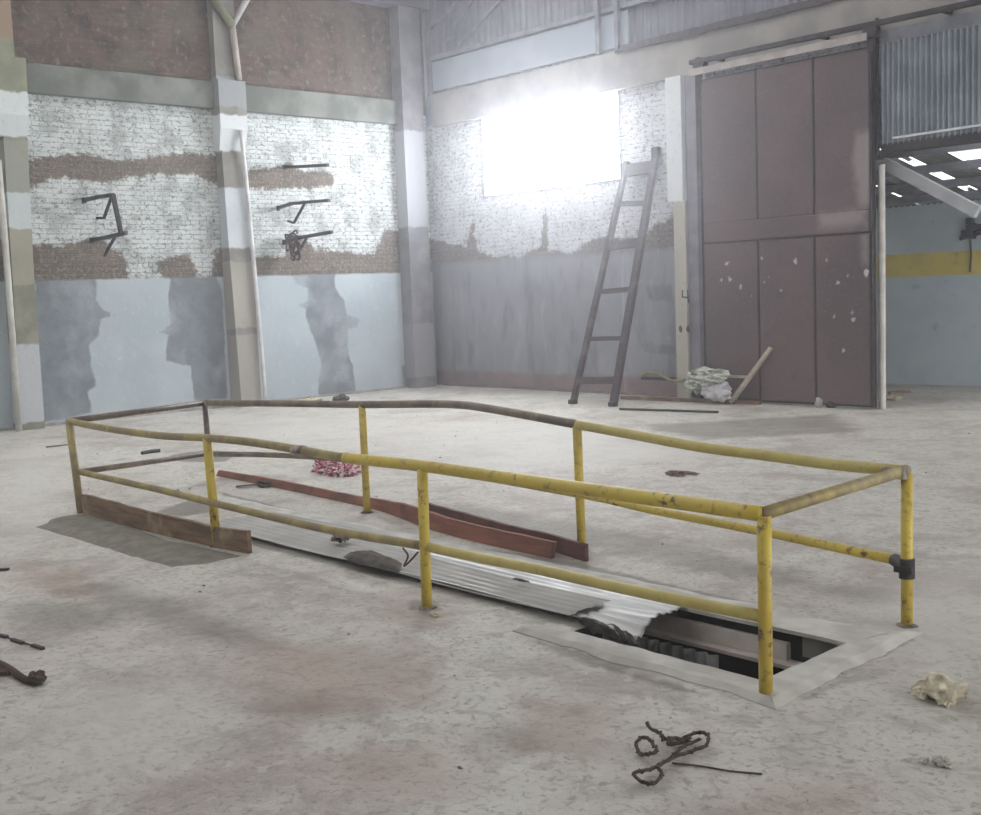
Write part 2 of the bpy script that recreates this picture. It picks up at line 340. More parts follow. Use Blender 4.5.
f_ = lambda a, b: [(a[0]+(b[0]-a[0])*i/N, a[1]+(b[1]-a[1])*i/N) for i in range(N+1)]
kerb('trim_1', f_((13.12, PY0), (PX1, PY0)), f_((13.0, -10.30), (14.61, -10.33)), .022, 'worn cement lip along the near edge of the pit')
kerb('trim_2', f_((PX1, PY0), (PX1, PY1)), f_((14.61, -10.33), (14.57, -9.0)), .026, 'worn cement lip across the open end of the pit')
kerb('trim_3', f_((8.0, PY1), (PX1, PY1)), f_((8.0, -9.12), (14.45, -9.10)), .016, 'cement lip along the far edge of the pit', .004)
mpb = plain('light grimy pit beam', S(214,208,204), S(190,178,172), 4, .8, 0, .2)
bm = BM(); box(bm, (9.3, -9.41, -.15), (14.06, -9.37, -.062), .004); box(bm, (9.3, -9.47, -.172), (14.25, -9.37, -.150), .003)
struct('beam', bm, mpb, label='pale steel beam running under the far lip of the pit')
bm = BM(); box(bm, (14.08, -9.30, -.148), (14.38, -9.2, -.05)); struct('wall_recess', bm, plain('recess grey', S(170,168,162), S(150,148,142), 6), label='short grey panel at the end of the pit beam')
bm = BM(); sheet(bm, (12.9, -9.52, -1.45), (.81, 0, 0), (0, 0, 1.28), 80, 1, lambda a, b: Vector((0, .014*math.cos(a*10*2*math.pi), 0)), .003)
tag(obj('corrugated_zinc', bm, plain('dull zinc', S(176,178,180), S(150,152,154), 6, .6, .1)), 'grey corrugated metal panel standing upright down inside the dark pit', 'metal panel')
# ---- pillars
def bandmat(name, bands, base, axis='z'):
    m = M(name, .85, 0, .2); x, y, z = m.sep(); nz = m.noise(7, 6); zz = m.math('ADD', z, m.math('MULTIPLY', m.math('SUBTRACT', nz, .5), .12))
    c = m.mix(m.smooth(m.noise(2.5, 6), .35, .65), base[0], base[1])
    for (a, b, col) in bands:
        f = m.math('MULTIPLY', m.smooth(zz, a-.02, a+.02), m.smooth(zz, b+.02, b-.02)); c = m.mix(m.math('MULTIPLY', f, .92), c, col)
    c = m.mix(m.math('MULTIPLY', m.smooth(m.noise(12, 6, .65), .56, .74), .35), c, S(120,116,108))
    m.color(c); m.bump(m.noise(9, 6), .3, .02); return m.m
def pillar(bmats, secs, mat, label):
    """secs: (z, x0, x1, y0, y1)"""
    bm = BM(); prism(bm, [[(a, c, z), (b, c, z), (b, d, z), (a, d, z)] for z, a, b, c, d in secs]); return struct('pillar', bm, mat, label=label)
pm = bandmat('centre pillar', [(4.20,4.78, S(208,213,216)), (2.62,3.60, S(192,198,204)), (4.9,5.4, S(148,152,156)), (1.3,2.4, S(164,160,152)), (0,1.2, S(160,156,150))], (S(146,144,138), S(124,122,116)))
pillar(None, [(-.02,-.05,.36,-4.5,-4.12),(2.8,-.05,.24,-4.5,-4.07),(4.2,-.05,.2,-4.5,-4.05)], pm, 'tapering whitewash-banded concrete pillar in the middle of the left wall')
bm = BM(); prism(bm, [[(-.05,-4.53,z),(d,-4.53,z),(d,r,z),(-.05,r,z)] for z,d,r in ((4.2,.18,-4.05),(4.55,.26,-4.03),(5.33,.27,-4.03))]); prism(bm, [[(-.05,-4.5,z),(.16,-4.5,z),(.16,-4.1,z),(-.05,-4.1,z)] for z in (5.33,7.3)]); struct('pillar_cap', bm, pm, label='corbelled head of the middle pillar on the left wall')
pm2 = bandmat('left pillar', [(4.2,4.82, S(212,220,222)), (2.9,3.42, S(200,208,210)), (3.42,4.15, S(150,152,142)), (2.1,2.9, S(160,156,142)), (0.1,1.25, S(190,194,200))], (S(150,148,134), S(128,128,114)))
pillar(None, [(-.02,-.05,.32,-8.1,-7.76),(2.2,-.05,.32,-8.06,-7.75),(4.2,-.05,.34,-8.04,-7.70)], pm2, 'whitewash-banded concrete pillar at the left edge of the photograph')
bm = BM(); prism(bm, [[(-.05,-8.15,z),(d,-8.15,z),(d,r,z),(-.05,r,z)] for z,d,r in ((4.2,.34,-7.70),(4.5,.42,-7.69),(5.3,.42,-7.67))]); prism(bm, [[(-.05,-8.1,z),(.25,-8.1,z),(.25,-7.76,z),(-.05,-7.76,z)] for z in (5.3,7.3)]); struct('pillar_cap', bm, bandmat('left cap', [(4.2,4.82, S(212,220,222)), (5.6,7.5, S(150,130,112))], (S(150,152,132), S(128,132,114))), label='corbelled head of the pillar at the left edge')
pm3 = bandmat('corner pillar', [(3.0,4.75, S(166,168,174)), (.2,1.2, S(146,144,148))], (S(138,136,140), S(116,115,119)))
pillar(None, [(-.02,-.05,.32,-.78,-.3),(2.8,-.05,.3,-.78,-.3),(7.0,-.05,.28,-.78,-.3)], pm3, 'concrete pillar in the far corner of the hall')
pm4 = bandmat('back pillar', [(2.98,4.9, S(214,218,222)), (0,2.98, S(184,180,170))], (S(184,180,172), S(170,166,158)))
bm = BM(); prism(bm, [[(6.03,-.2,z),(6.25,-.2,z),(6.25,.05,z),(6.03,.05,z)] for z in (-.02,3.0)]); prism(bm, [[(5.94,-.22,z),(6.23,-.22,z),(6.23,.05,z),(5.94,.05,z)] for z in (3.0,4.84)])
pb_ = struct('pillar', bm, pm4, label='pale concrete pillar with a painted 4 beside the sliding door')
bm = BM(); box(bm, (6.25,-.14,-.02), (6.44,.05,4.84)); struct('pillar', bm, plain('lilac grey render', S(140,138,148), S(126,122,132), 3), label='grey rendered jamb between the pale pillar and the sliding door')
# the hand painted 4 and two stains under it
bm = BM(); yy = -.204; q = lambda x, y: tuple(hit(x, y, 1, yy))
for a, b in (((682.5,290),(682.2,297)), ((682,297),(688.5,297.5)), ((687.5,290),(688.5,303))): beamlike(bm, q(*a), q(*b), .006, .022, up=(0, 1, 0) and Vector((1, 0, .2)))
obj('painted_number', bm, plain('black paint', S(60,58,56)), pb_)
bm = BM()
for x in (680.5, 688): lump(bm, q(x, 329), (.03, .006, .045), seed=x)
obj('bolt_stain', bm, plain('rust', S(96,80,66)), pb_)
# ---- beams
bm = BM(); box(bm, (-.02,-7.7,4.88), (.12,-4.5,5.31), .01); struct('beam', bm, conc, label='concrete tie beam over the left bay of the left wall')
bm = BM(); box(bm, (-.02,-4.05,4.88), (.12,-.7,5.31), .01); struct('beam', bm, conc, label='concrete tie beam over the right bay of the left wall')
bm = BM(); box(bm, (-.02,-22,4.88), (.12,-8.1,5.31), .01); struct('beam', bm, conc, label='concrete tie beam beyond the left edge')
bm = BM(); box(bm, (.3,-.10,4.84), (16,.02,5.44), .01); struct('beam', bm, conc_b, label='long pale concrete beam above window and sliding door')
bm = BM(); box(bm, (.3,-.05,5.5), (5.1,.0,6.03), .005); struct('trim_4', bm, plain('pale blue boarding', S(160,168,178), S(148,158,170), 1.5), label='pale blue board strip above the window beam')
# gable cladding above
bm = BM(); sheet(bm, (-.12, .02, 5.4), (22.1, 0, 0), (0, 0, 4.4), 880, 1, lambda a, b: Vector((0, .018*math.cos(a*22/.15*2*math.pi), 0)), .004)
struct('wall_gable', bm, plain('dull gable sheeting', S(132,133,142), S(114,116,126), 2, .6, .2), label='corrugated grey cladding high on the back wall')
bm = BM(); beamlike(bm, (.3,-.06,6.10), (16,-.06,6.10), .08, .07); struct('beam', bm, steel_g, label='thin steel girt across the gable cladding')
bm = BM(); beamlike(bm, (4.9,-.1,5.44), (16,-.1,5.47), .09, .10, seg=60, rough=.02); struct('trim_5', bm, plain('dark ledge dirt', S(92,86,90), S(74,70,74), 14), label='dark grimy ledge on top of the pale beam')
for k, (xa, xb) in enumerate(((4.55,4.55), (4.95,4.95))):
    bm = BM(); beamlike(bm, (xa,-.14,5.44), (xb,-.14,8), .07, .07, up=(0, 1, 0)); struct('trim_%d' % (6+k), bm, steel_g, label='%s of two slim steel uprights above the window' % ('left' if k == 0 else 'right'))
for k, (a, b) in enumerate((((448,42),(476,-6)), ((460,44),(505,-4)), ((430,28),(470,-10)))):
    bm = BM(); p0 = hit(*a, 1, -.15); p1 = hit(*b, 1, -.15); beamlike(bm, p0, p1, .05, .07, up=(0, 1, 0)); struct('trim_%d' % (8+k), bm, steel_g, label='%s slanting roof brace in the top corner' % ('lower', 'upper', 'leftmost')[k])
# eave beam and roof
bm = BM(); box(bm, (-.05,-22,6.98), (.3,-.02,7.3), .02); struct('beam', bm, plain('eave beam paint', S(120,118,132), S(104,102,114), 2), label='eave beam along the top of the left wall')
mr = plain('roof underside', S(150,150,156), S(130,130,138), 2, .7, .1)
LIGHT_GAPS = [(-4.9,-1.3), (-9.6,-7.0), (-16.5,-12.5)]  # unseen roof openings, placed to brighten the far floor
def roofpart(x0_, z0_, x1_, z1_, y0, y1):
    n = max(2, int((y1-y0)/.04)); bm = BM()
    sheet(bm, (x0_, y0, z0_), (x1_-x0_, 0, z1_-z0_), (0, y1-y0, 0), 1, n, lambda a, b: Vector((0, 0, .015*math.cos(b*(y1-y0)/.15*2*math.pi))), .004); return bm
ceil = struct('ceiling', roofpart(-.3, 7.25, 1.5, 7.7, -22, .3), mr, label='corrugated roof with unseen openings added to let in daylight')
yb = [-22]+[v for s in sorted(LIGHT_GAPS) for v in s]+[.3]
for i in range(0, len(yb), 2): obj('roof_sheet', roofpart(1.5, 7.7, 9.5, 9.7, yb[i], yb[i+1]), mr, ceil)
obj('roof_sheet', roofpart(9.5, 9.7, 21, 6.8, -22, .3), mr, ceil)
# ---- baseboard-like dirt fillet at the walls
bm = BM(); beamlike(bm, (.02,-22,.01), (.02,-.05,.01), .07, .05, seg=160, rough=.02); struct('baseboard_left', bm, plain('plaster rubble fillet', S(170,166,160), S(140,136,132), 9))
bm = BM(); beamlike(bm, (.3,-.03,.01), (5.95,-.03,.01), .09, .06, seg=80, rough=.03); struct('baseboard_back', bm, plain('reddish fillet', S(140,124,122), S(120,108,108), 9))

# ---- sliding door
md = M('faded maroon door paint', .6, 0, .35); n2 = md.noise(3, 7, .6); n3 = md.noise(14, 6, .65)
c = md.mix(md.smooth(md.noise(.9, 5), .35, .65), S(106,90,93), S(94,82,86)); c = md.mix(md.math('MULTIPLY', md.smooth(n3, .55, .75), .4), c, S(124,108,106))
c = md.mix(md.math('MULTIPLY', md.smooth(n2, .54, .68), .6), c, S(92,78,80)); c = md.mix(md.math('MULTIPLY', md.smooth(md.noise(40, 4), .62, .7), .5), c, S(150,134,130))
c = md.mix(md.mask('chip', .03, .010, n3), c, S(196,188,190)); c = md.mix(md.math('MULTIPLY', md.mask('smear', .12, .08, n2), .55), c, S(170,162,162)); md.color(c); md.bump(n2, .25, .02)
DY = -.3
pD = lambda px, py: (lambda p: (p.x, p.z))(hit(px, py, 1, DY))
blob = lambda px, py, r: [(pD(px, py)[0]+r*.55*math.cos(t)*(1+.5*math.sin(3*t+px)), pD(px, py)[1]+r*.7*math.sin(t)*(1+.3*math.cos(2*t+py))) for t in [k*math.pi/4 for k in range(8)]]
chips = [blob(*a) for a in ((727.6,264,.06),(722,280,.04),(730,279,.05),(741,287,.045),(781,290,.04),(796,261,.055),(769,277,.03),(827,260,.03),(838,283,.05),(867,273,.06),(854,320,.05),(853,312,.04),(844,350,.04),(835,317,.03),(762,258,.035),(765,282,.03),(848,276,.03),(752,296,.03))]
smear = [[pD(*a) for a in ((856,135),(874,130),(874,205),(860,206),(853,165))], [pD(*a) for a in ((820,214),(866,209),(868,224),(820,230))], [pD(*a) for a in ((862,232),(868,231),(868,262),(864,262))]]
door = thing('door_1', 'maroon sliding warehouse door with chipped paint hanging closed on its track', 'door', (8.03, DY, 0)); door['kind'] = 'structure'; del door['category']
colx = [6.66, 7.62, 8.53, 9.36]; rowz = [.04, 2.33, 2.62, 4.69]
for r in range(3):
    for i in range(3 if r != 1 else 1):
        a0, a1, b0, b1 = colx[i]+.012, colx[i+1 if r != 1 else 3]-.012, rowz[r]+(.012 if r != 2 else 0), rowz[r+1]-(.012 if r != 1 else 0)
        us = np.arange(a0, a1+.001, (a1-a0)/(46 if r != 1 else 130)); vs = np.arange(b0, b1+.001, (b1-b0)/(90 if r != 1 else 14))
        o = gridsurf('door_panel', us, vs, lambda U, V: (U, U*0+DY, V), {'chip': lambda U, V: sdf(chips, U, V), 'smear': lambda U, V: sdf(smear, U, V)}, md.m)
        del o['kind']; s_ = o.modifiers.new('thickness', 'SOLIDIFY'); s_.thickness = .02; s_.offset = 0
        o.parent = door; o.matrix_parent_inverse = Matrix.Translation(-door.location)
bm = BM(); box(bm, (6.64, DY+.03, .03), (9.40, DY+.06, 4.7)); obj('backing_frame', bm, steel_d, door)
for x in (6.66, 9.372): bm = BM(); box(bm, (x-.014, DY-.02, .03), (x+.014, DY+.03, 4.72)); obj('edge_post', bm, steel_d, door)
for x in colx[1:3]:
    for zz in ((.03, 2.33), (2.62, 4.7)): bm = BM(); box(bm, (x-.013, DY-.018, zz[0]), (x+.013, DY+.02, zz[1])); obj('seam_bar', bm, steel_d, door)
bm = BM(); box(bm, (6.67, DY-.013, 3.96), (9.35, DY+.01, 3.967)); obj('seam_bar', bm, plain('faint seam', S(96,80,86), S(104,88,94)), door)
bm = BM(); box(bm, (6.66, DY-.016, 2.32), (9.36, DY+.02, 2.34)); obj('seam_bar', bm, steel_d, door)
for px in ((701,66), (872,32)):
    p = hit(*px, 1, DY+.02); bm = BM(); box(bm, (p.x-.05, DY-.03, p.z-.25), (p.x+.05, DY, p.z), .01); tube(bm, [(p.x, DY-.05, p.z+.02), (p.x, DY+.06, p.z+.02)], .1, 20); obj('roller_hanger', bm, steel_d, door)
bm = BM(); box(bm, (6.5, -.36, 4.93), (16, -.26, 4.99), .005)
for k in range(6): box(bm, (6.9+k*1.7, -.26, 4.93), (6.96+k*1.7, -.105, 4.99))
tag(obj('door_track', bm, steel_d), 'dark steel sliding track fixed along the pale beam over the maroon door', 'door track')
bm = BM(); box(bm, (6.5, -.38, 4.76), (9.35, -.35, 4.86), .004); tag(obj('track_cover', bm, plain('pale cover strip', S(176,170,166), S(156,150,148), 6)), 'pale metal strip hanging below the track in front of the maroon door', 'metal strip')
# lintel area right of the door
bm = BM(); box(bm, (9.42, -.14, 4.72), (16, -.02, 4.90), .004); struct('beam', bm, steel_g, label='grey steel beam over the corrugated panel right of the door')
bm = BM(); sheet(bm, (9.40, -.13, 3.44), (4.6, 0, 0), (0, 0, 1.30), 736, 1, lambda a, b: Vector((0, .024*math.cos(a*4.6/.075*2*math.pi), 0)), .003)
tag(obj('corrugated_zinc', bm, galv), 'ribbed galvanised panel hanging above the open doorway at right', 'metal panel')
bm = BM(); p0 = hit(893,138,1,-.17); beamlike(bm, p0, (16, -.17, 3.60), .03, .028); tag(obj('metal_strip', bm, plain('bright flashing', S(220,222,226), S(200,202,206), 5)), 'thin bright strip running across the foot of the ribbed panel', 'metal strip')
bm = BM(); box(bm, (9.42, -.15, 3.34), (16, .02, 3.46), .004); struct('beam', bm, steel_d, label='dark lintel over the open doorway')
bm = BM(); tube(bm, [(9.41, -.12, 0), (9.41, -.12, 3.2)], .047, 14); box(bm, (9.34, -.18, 0), (9.46, -.06, .012)); tag(obj('door_post', bm, plain('dirty white post', S(214,210,206), S(190,186,180), 4)), 'pale round post at the edge of the open doorway', 'post')
bm = BM(); box(bm, (9.385, -.22, 3.3), (9.415, -.17, 5.05)); tag(obj('guide_post', bm, steel_d), 'dark upright bar between maroon door and ribbed panel', 'post')

# ================================================================ NEXT ROOM
mw = M('next room wall', .8, 0, .2); x_, y_, z_ = mw.sep(); nz = mw.noise(1.2, 6)
c = mw.mix(mw.smooth(nz, .35, .65), S(206,218,226), S(194,206,216)); zz = mw.math('ADD', z_, mw.math('MULTIPLY', mw.noise(5), .03))
c = mw.mix(mw.math('MULTIPLY', mw.smooth(zz, 1.73, 1.76), mw.smooth(zz, 2.13, 2.10)), c, mw.mix(mw.smooth(mw.noise(3), .4, .7), S(228,208,120), S(212,194,114)))
c = mw.mix(mw.math('MULTIPLY', mw.smooth(mw.noise(6, 6), .6, .75), .3), c, S(120,126,134)); mw.color(c)
bm = BM(); box(bm, (5, 3.32, -.02), (14, 3.5, 3.0)); struct('wall_next_room', bm, mw.m, label='blue grey wall with a yellow stripe seen through the doorway')
bm = BM(); box(bm, (5, .25, -.02), (5.1, 3.4, 3.6)); struct('wall_next_room_end', bm, mw.m)
zr = lambda y: 3.44-.19*y
mn = plain('shed roof', S(132,136,136), S(112,116,116), 4, .6, .1)
def shed(x0_, x1_, y0, y1, mat, name, parent=None):
    bm = BM(); n = max(4, int((x1_-x0_)/.025))
    sheet(bm, (x0_, y0, zr(y0)+.05), (x1_-x0_, 0, 0), (0, y1-y0, zr(y1)-zr(y0)), n, 1, lambda a, b: Vector((0, 0, .015*math.cos(a*(x1_-x0_)/.1*2*math.pi))), .003)
    return struct(name, bm, mat, parent, label=None if parent else 'low corrugated shed roof of the next room with glowing skylights')
msk = bpy.data.materials.new('translucent fibreglass'); msk.use_nodes = True; nt = msk.node_tree; nt.nodes.clear()
t1 = nt.nodes.new('ShaderNodeBsdfTranslucent'); t1.inputs[0].default_value = (.8, .82, .83, 1); om = nt.nodes.new('ShaderNodeOutputMaterial'); nt.links.new(t1.outputs[0], om.inputs[0])
mss = plain('dirty fibreglass', S(120,124,126), S(100,104,106), 5)
cs = shed(5, 8.15, 0, 3.5, mn, 'ceiling_next_room')
for a, b in ((8.45, 9.2), (9.34, 9.9), (13.5, 14)): shed(a, b, 0, 3.5, mn, 'roof_sheet', cs)
for a, b in ((8.15, 8.45), (9.2, 9.34)): shed(a, b, .9, 2.6, msk if a > 8.6 else mss, 'skylight', cs); shed(a, b, 0, .9, mn, 'roof_sheet', cs); shed(a, b, 2.6, 3.5, mn, 'roof_sheet', cs)
for a, b in ((9.9, 11.3), (11.3, 13.5)): shed(a, b, .15, 2.4, msk, 'skylight', cs); shed(a, b, 2.4, 3.5, mn, 'roof_sheet', cs)  # second panel is out of view, added to brighten the next room
for y in (.28, 1.12, 1.95, 2.65):
    bm = BM(); beamlike(bm, (5, y, zr(y)-.03), (18, y, zr(y)-.03), .07, .11); struct('beam', bm, steel_g, label='steel purlin under the shed roof, %s from the doorway' % {.28: 'first', 1.12: 'second', 1.95: 'third', 2.65: 'last'}[y])
bm = BM(); beamlike(bm, hit(884,163,1,.12), hit(978,212,1,.12), .10, .15, up=(0, 0, 1)); tag(obj('diagonal_brace', bm, plain('pale brace', S(176,178,184), S(160,162,168), 3)), 'pale diagonal steel brace slanting across the top of the open doorway', 'brace')
bm = BM(); w = lambda x, y: hit(x, y, 1, 3.26)
for i, (x, y, a_, b_) in enumerate(((970,221,.05,.05),(974,228,.11,.05),(966,234,.06,.06),(972,231,.05,.12),(979,226,.06,.03))): c_ = w(x, y); box(bm, c_-Vector((a_, .05, b_)), c_+Vector((a_, .05, b_)), .01)
tube(bm, [w(970, 236), w(971, 255), w(970, 272)], .016, 8); beamlike(bm, w(960,239), w(984,232), .04, .05)
tag(obj('wall_valve', bm, plain('dark valve', S(72,72,84), S(56,56,66), 12)), 'dark valve with a thin stem on the blue wall above the yellow stripe', 'valve')

# ================================================================ GUARDRAIL
my = M('chipped yellow pipe paint', .45, 0, .5); n1 = my.noise(6, 7, .65); n2 = my.noise(22, 6, .65)
c = my.mix(my.smooth(my.noise(2.2, 5), .35, .7), S(214,190,76), S(190,166,68)); c = my.mix(my.math('MULTIPLY', my.smooth(n2, .52, .66), .7), c, S(150,124,62))
c = my.mix(my.smooth(my.math('ADD', my.math('MULTIPLY', n1, .6), my.math('MULTIPLY', n2, .4)), .56, .62), c, S(104,78,56)); my.color(c); my.bump(n2, .2, .003)
mgp = M('worn grey brown pipe', .5, .2, .4); n1 = mgp.noise(5, 7, .65); n2 = mgp.noise(24, 6, .65)
c = mgp.mix(mgp.smooth(n1, .4, .6), S(100,88,80), S(132,118,102)); c = mgp.mix(mgp.smooth(n2, .56, .7), c, S(150,134,84)); mgp.color(c)
mgo = M('olive yellow worn pipe', .5, .1, .4); n1 = mgo.noise(5, 7, .65); n2 = mgo.noise(24, 6, .65)
c = mgo.mix(mgo.smooth(n1, .38, .62), S(170,156,100), S(140,124,92)); c = mgo.mix(mgo.smooth(n2, .56, .7), c, S(116,96,78)); mgo.color(c)
mlt = M('light yellow worn pipe', .5, 0, .4); n1 = mlt.noise(5, 7, .65); n2 = mlt.noise(24, 6, .65)
c = mlt.mix(mlt.smooth(n1, .38, .62), S(202,188,116), S(186,170,96)); c = mlt.mix(mlt.smooth(n2, .6, .72), c, S(150,124,84)); mlt.color(c)
rail = thing('pipe_guardrail', 'chipped yellow pipe guardrail standing around the covered pit', 'guardrail', (11, -9.5, 0))
YN, YF = -10.28, -8.8
n_ = lambda pts: [hit(x, y, 1, YN) for x, y in pts]
g_ = lambda pts: [hit(x, y, 1, YF) for x, y in pts]
def rp(name, pts, r, mat, label=None, n=6):
    bm = BM(); tube(bm, smoothpath(pts, n) if len(pts) > 2 else pts, r, 14); o = obj(name, bm, mat, rail, True)
    if label: o['label'] = label
    return o
NT = n_([(69,421),(98,427),(130,432),(165,436),(207,438),(250,442),(300,450),(345,458),(422,466),(500,477),(577,488),(670,501),(762,514)])
FT = g_([(205,403),(280,403.5),(362,404.5),(430,404),(462,405),(485,408),(520,414),(577,424.5),(640,436),(700,447),(770,456),(830,464),(903,471)])
rp('top_rail', NT[:8], .028, mgo, 'worn olive grey length of the near top pipe'); rp('top_rail', NT[7:], .033, my, 'yellow length of the near top pipe')
rp('top_rail', FT[:8], .030, mgp, 'bare grey brown length of the far top pipe'); rp('top_rail', FT[7:], .031, mlt, 'yellow length of the far top pipe')
rp('top_rail', [NT[0], FT[0]], .028, mgp, 'dark pipe closing the far end'); rp('top_rail', [NT[-1], FT[-1]+Vector((0, .03, 0))], .029, mgo, 'worn pipe closing the open end')
NM = n_([(80,472),(120,481),(165,491),(210,502),(260,514),(330,530),(424,546),(480,558),(540,570),(640,592),(760,616)])
FM = g_([(205,454),(270,455),(340,459),(460,473),(589,496),(657,511),(755,530),(895,560)])
rp('mid_rail', NM[:7], .026, mgo, 'worn olive length of the near middle pipe'); rp('mid_rail', NM[6:], .027, mlt, 'pale yellow length of the near middle pipe')
rp('mid_rail', FM[:4], .025, mgp, 'bare brown length of the far middle pipe'); rp('mid_rail', FM[3:], .026, my, 'yellow length of the far middle pipe')
rp('mid_rail', [NM[0], FM[0]], .025, mgp, 'dark middle pipe closing the far end')
def post(top, basept, mat, r=.030, label=None):
    b = Vector(basept); b.z = -.01; return rp('post', [b, Vector(top)], r, mat, label)
pn = lambda x, y: hit(x, y, 2, 0)
post(NT[0]+Vector((.0, 0, .01)), pn(81,513), mgo, .032, 'worn brownish corner post'); post(NT[4], pn(217,546), my, .033); post(NT[8], pn(427,608), my); post(NT[-1]+Vector((.01, 0, -.01)), pn(766,697), my)
post(g_([(205,403)])[0], (7.13, -8.8, 0), mgp, .028, 'bare dark brown post'); post(FT[2], g_([(367,509)])[0].xyz*1, my, .030); post(FT[7], (12.09, -8.80, 0), my); post(FT[-1]+Vector((.02, 0, -.01)), pn(907,626), my)
c1 = FM[-1].copy(); pt = FT[-1]+Vector((.02, 0, 0)); zc = c1.z-.01
bm = BM(); pe = pn(907,626); pe = pe.lerp(FT[-1]+Vector((.02, 0, -.01)), zc/.76); tube(bm, [(pe.x, pe.y, zc-.05), (pe.x, pe.y, zc+.05)], .039, 16); tube(bm, [FM[-1]+Vector((-.0, 0, 0)), Vector((pe.x, pe.y, zc))], .034, 14); box(bm, (pe.x-.05, pe.y-.045, zc-.018), (pe.x+.05, pe.y-.03, zc+.018), .004)
o = obj('clamp_coupling', bm, steel_d, rail); o['label'] = 'dark pipe clamp on the end post'
for p in (hit(299,450,1,YN), FT[0], hit(895,473,1,-8.85)):
    bm = BM(); d = (NT[8]-NT[7]).normalized(); tube(bm, [p-d*.06, p+d*.06], .032, 14); o = obj('weld_joint', bm, plain('scraped weld', S(176,168,156), S(120,104,90), 20), rail, True)
for b in (pn(217,546), pn(427,608), pn(766,697), pn(907,626), g_([(367,509)])[0]):
    bm = BM(); lump(bm, (b.x, b.y, .0), (.05, .05, .016), seed=b.x, rough=.15); obj('base_patch', bm, plain('post grout', S(140,130,120), S(96,84,74), 14), rail)

# ================================================================ SHEETS OVER THE PIT
def cov(a, b):
    x = 9.1+a*4.32; k = max(0, (x-13.05)/.42)**1.3
    nr = 1-b                                     # b runs from the near edge (0) to the far edge (1)
    z = .0035*math.cos(b*9*2*math.pi)*(1+5*k*nr*nr)+.012*math.sin(x*1.7+b*2)*.6
    dz = -.13*k*max(0, nr-.35)**1.2+.05*k*math.exp(-((nr-.62)/.16)**2)
    dz += .016*math.sin(nr*26+x*9)*min(k, 1)*max(0, nr-.35)
    return Vector((.20*k*nr*.6, .06*k*nr*nr*0, max(z, -.01)+dz))
bm = BM(); sheet(bm, (9.1, -9.97, .030), (4.32, 0, 0), (0, .64, 0), 260, 90, cov, .002)
gz = M('bright galvanised zinc', .38, .65, .5); n1 = gz.noise(3, 7, .6, v=gz.scale(gz.obj(), (.4, 3, 1))); gz.color(gz.mix(gz.smooth(n1, .35, .65), S(182,183,184), S(158,158,158))); gz.set(gz.b.inputs['Roughness'], gz.math('ADD', .28, gz.math('MULTIPLY', n1, .4)))
tag(obj('corrugated_sheet', bm, gz.m, None, True), 'long bright zinc sheet over the pit with its open end crumpled downward', 'metal sheet')
dz_ = plain('dust covered zinc', S(184,183,180), S(168,166,163), 3.5, .85, .05, .3)
bm = BM(); sheet(bm, (9.16, -9.985, .042), (3.95, 0, 0), (0, .36, 0), 160, 60, lambda a, b: Vector((.10*mnoise.noise(Vector((b*5, 2, 1)))*max(0, a-.9)*10, .03*math.sin(a*5)*b, .0022*math.cos(b*5*2*math.pi)+.004*math.sin(a*14)-(.05*max(0, .25-b)))), .002)
tag(obj('corrugated_sheet', bm, dz_, None, True), 'dusty grey sheet lying over the near half of the bright zinc sheet', 'metal sheet')
# shredded strips at the crumpled corner
bm = BM(); rnd = random.Random(3)
for i in range(9):
    a = hit(560+i*7, 613+i*2.2, 2, .02); b = hit(596+i*5, 634+i*1.2, 2, -.02); mid = a.lerp(b, .5)+Vector((0, 0, .02+rnd.random()*.03))
    pts = smoothpath([a, mid, b], 5)
    for p, q in zip(pts[:-1], pts[1:]): beamlike(bm, p, q, .012+rnd.random()*.02, .002)
tag(obj('torn_strips', bm, plain('blackened shreds', S(92,84,78), S(60,54,50), 12, .6, .4)), 'blackened torn strips beside the crumpled zinc corner at the pit edge', 'scrap')

# ================================================================ BOARDS
def board(name, base_px, heights, thick, mat, label, lean=.0, ends=None, group=None):
    pts = [hit(x, y, 2, 0.) for x, y in base_px]; R = []
    P = smoothpath(pts, 8); n = len(P)
    for i, p in enumerate(P):
        t = i/(n-1)*(len(heights)-1); k = min(int(t), len(heights)-2); h = heights[k]+(heights[k+1]-heights[k])*(t-k)
        d = (P[min(i+1, n-1)]-P[max(i-1, 0)]).normalized(); s = Vector((-d.y, d.x, 0)); j = mnoise.noise(p*5)*.006
        z0 = .002
        R.append([p+Vector((0, 0, z0)), p+s*thick+Vector((0, 0, z0)), p+s*(thick+lean)+Vector((0, 0, h+j)), p+s*lean+Vector((0, 0, h+j))])
    bm = BM(); prism(bm, R); bmesh.ops.bevel(bm, geom=[e for e in bm.edges if len(e.link_faces) == 2 and e.calc_face_angle() > .8], offset=.004, segments=1, affect='EDGES')
    return tag(obj(name, bm, mat), label, 'board', group)
def wood(name, a, b, cc):
    m = M(name, .75, 0, .2); n = m.noise(5, 7, .6, v=m.scale(m.obj(), (.5, 3, 5))); c = m.mix(m.smooth(n, .35, .65), a, b)
    m.color(m.mix(m.smooth(m.noise(3.4, 6), .52, .66), c, cc)); m.bump(n, .4, .006); return m.m
wr = wood('red brown timber', S(148,100,84), S(124,82,70), S(106,76,68)); wd = wood('dark red timber', S(112,78,72), S(92,64,60), S(78,60,58)); wo = wood('ochre timber', S(146,120,98), S(108,88,74), S(168,150,124))
board('timber_board', [(83,514),(152,533),(218,548),(248,554)], [.17,.16,.15,.16], .035, wo, 'short ochre brown kick board against the near rail at the far end of the pit')
board('timber_board', [(216,476),(290,491),(367,508),(394,516),(425,528),(459,538),(505,549),(551,559)], [.055,.07,.065,.085,.11,.12,.115,.11,.11,.105], .03, wr, 'long bowed red brown board running along the far side of the pit', .03)
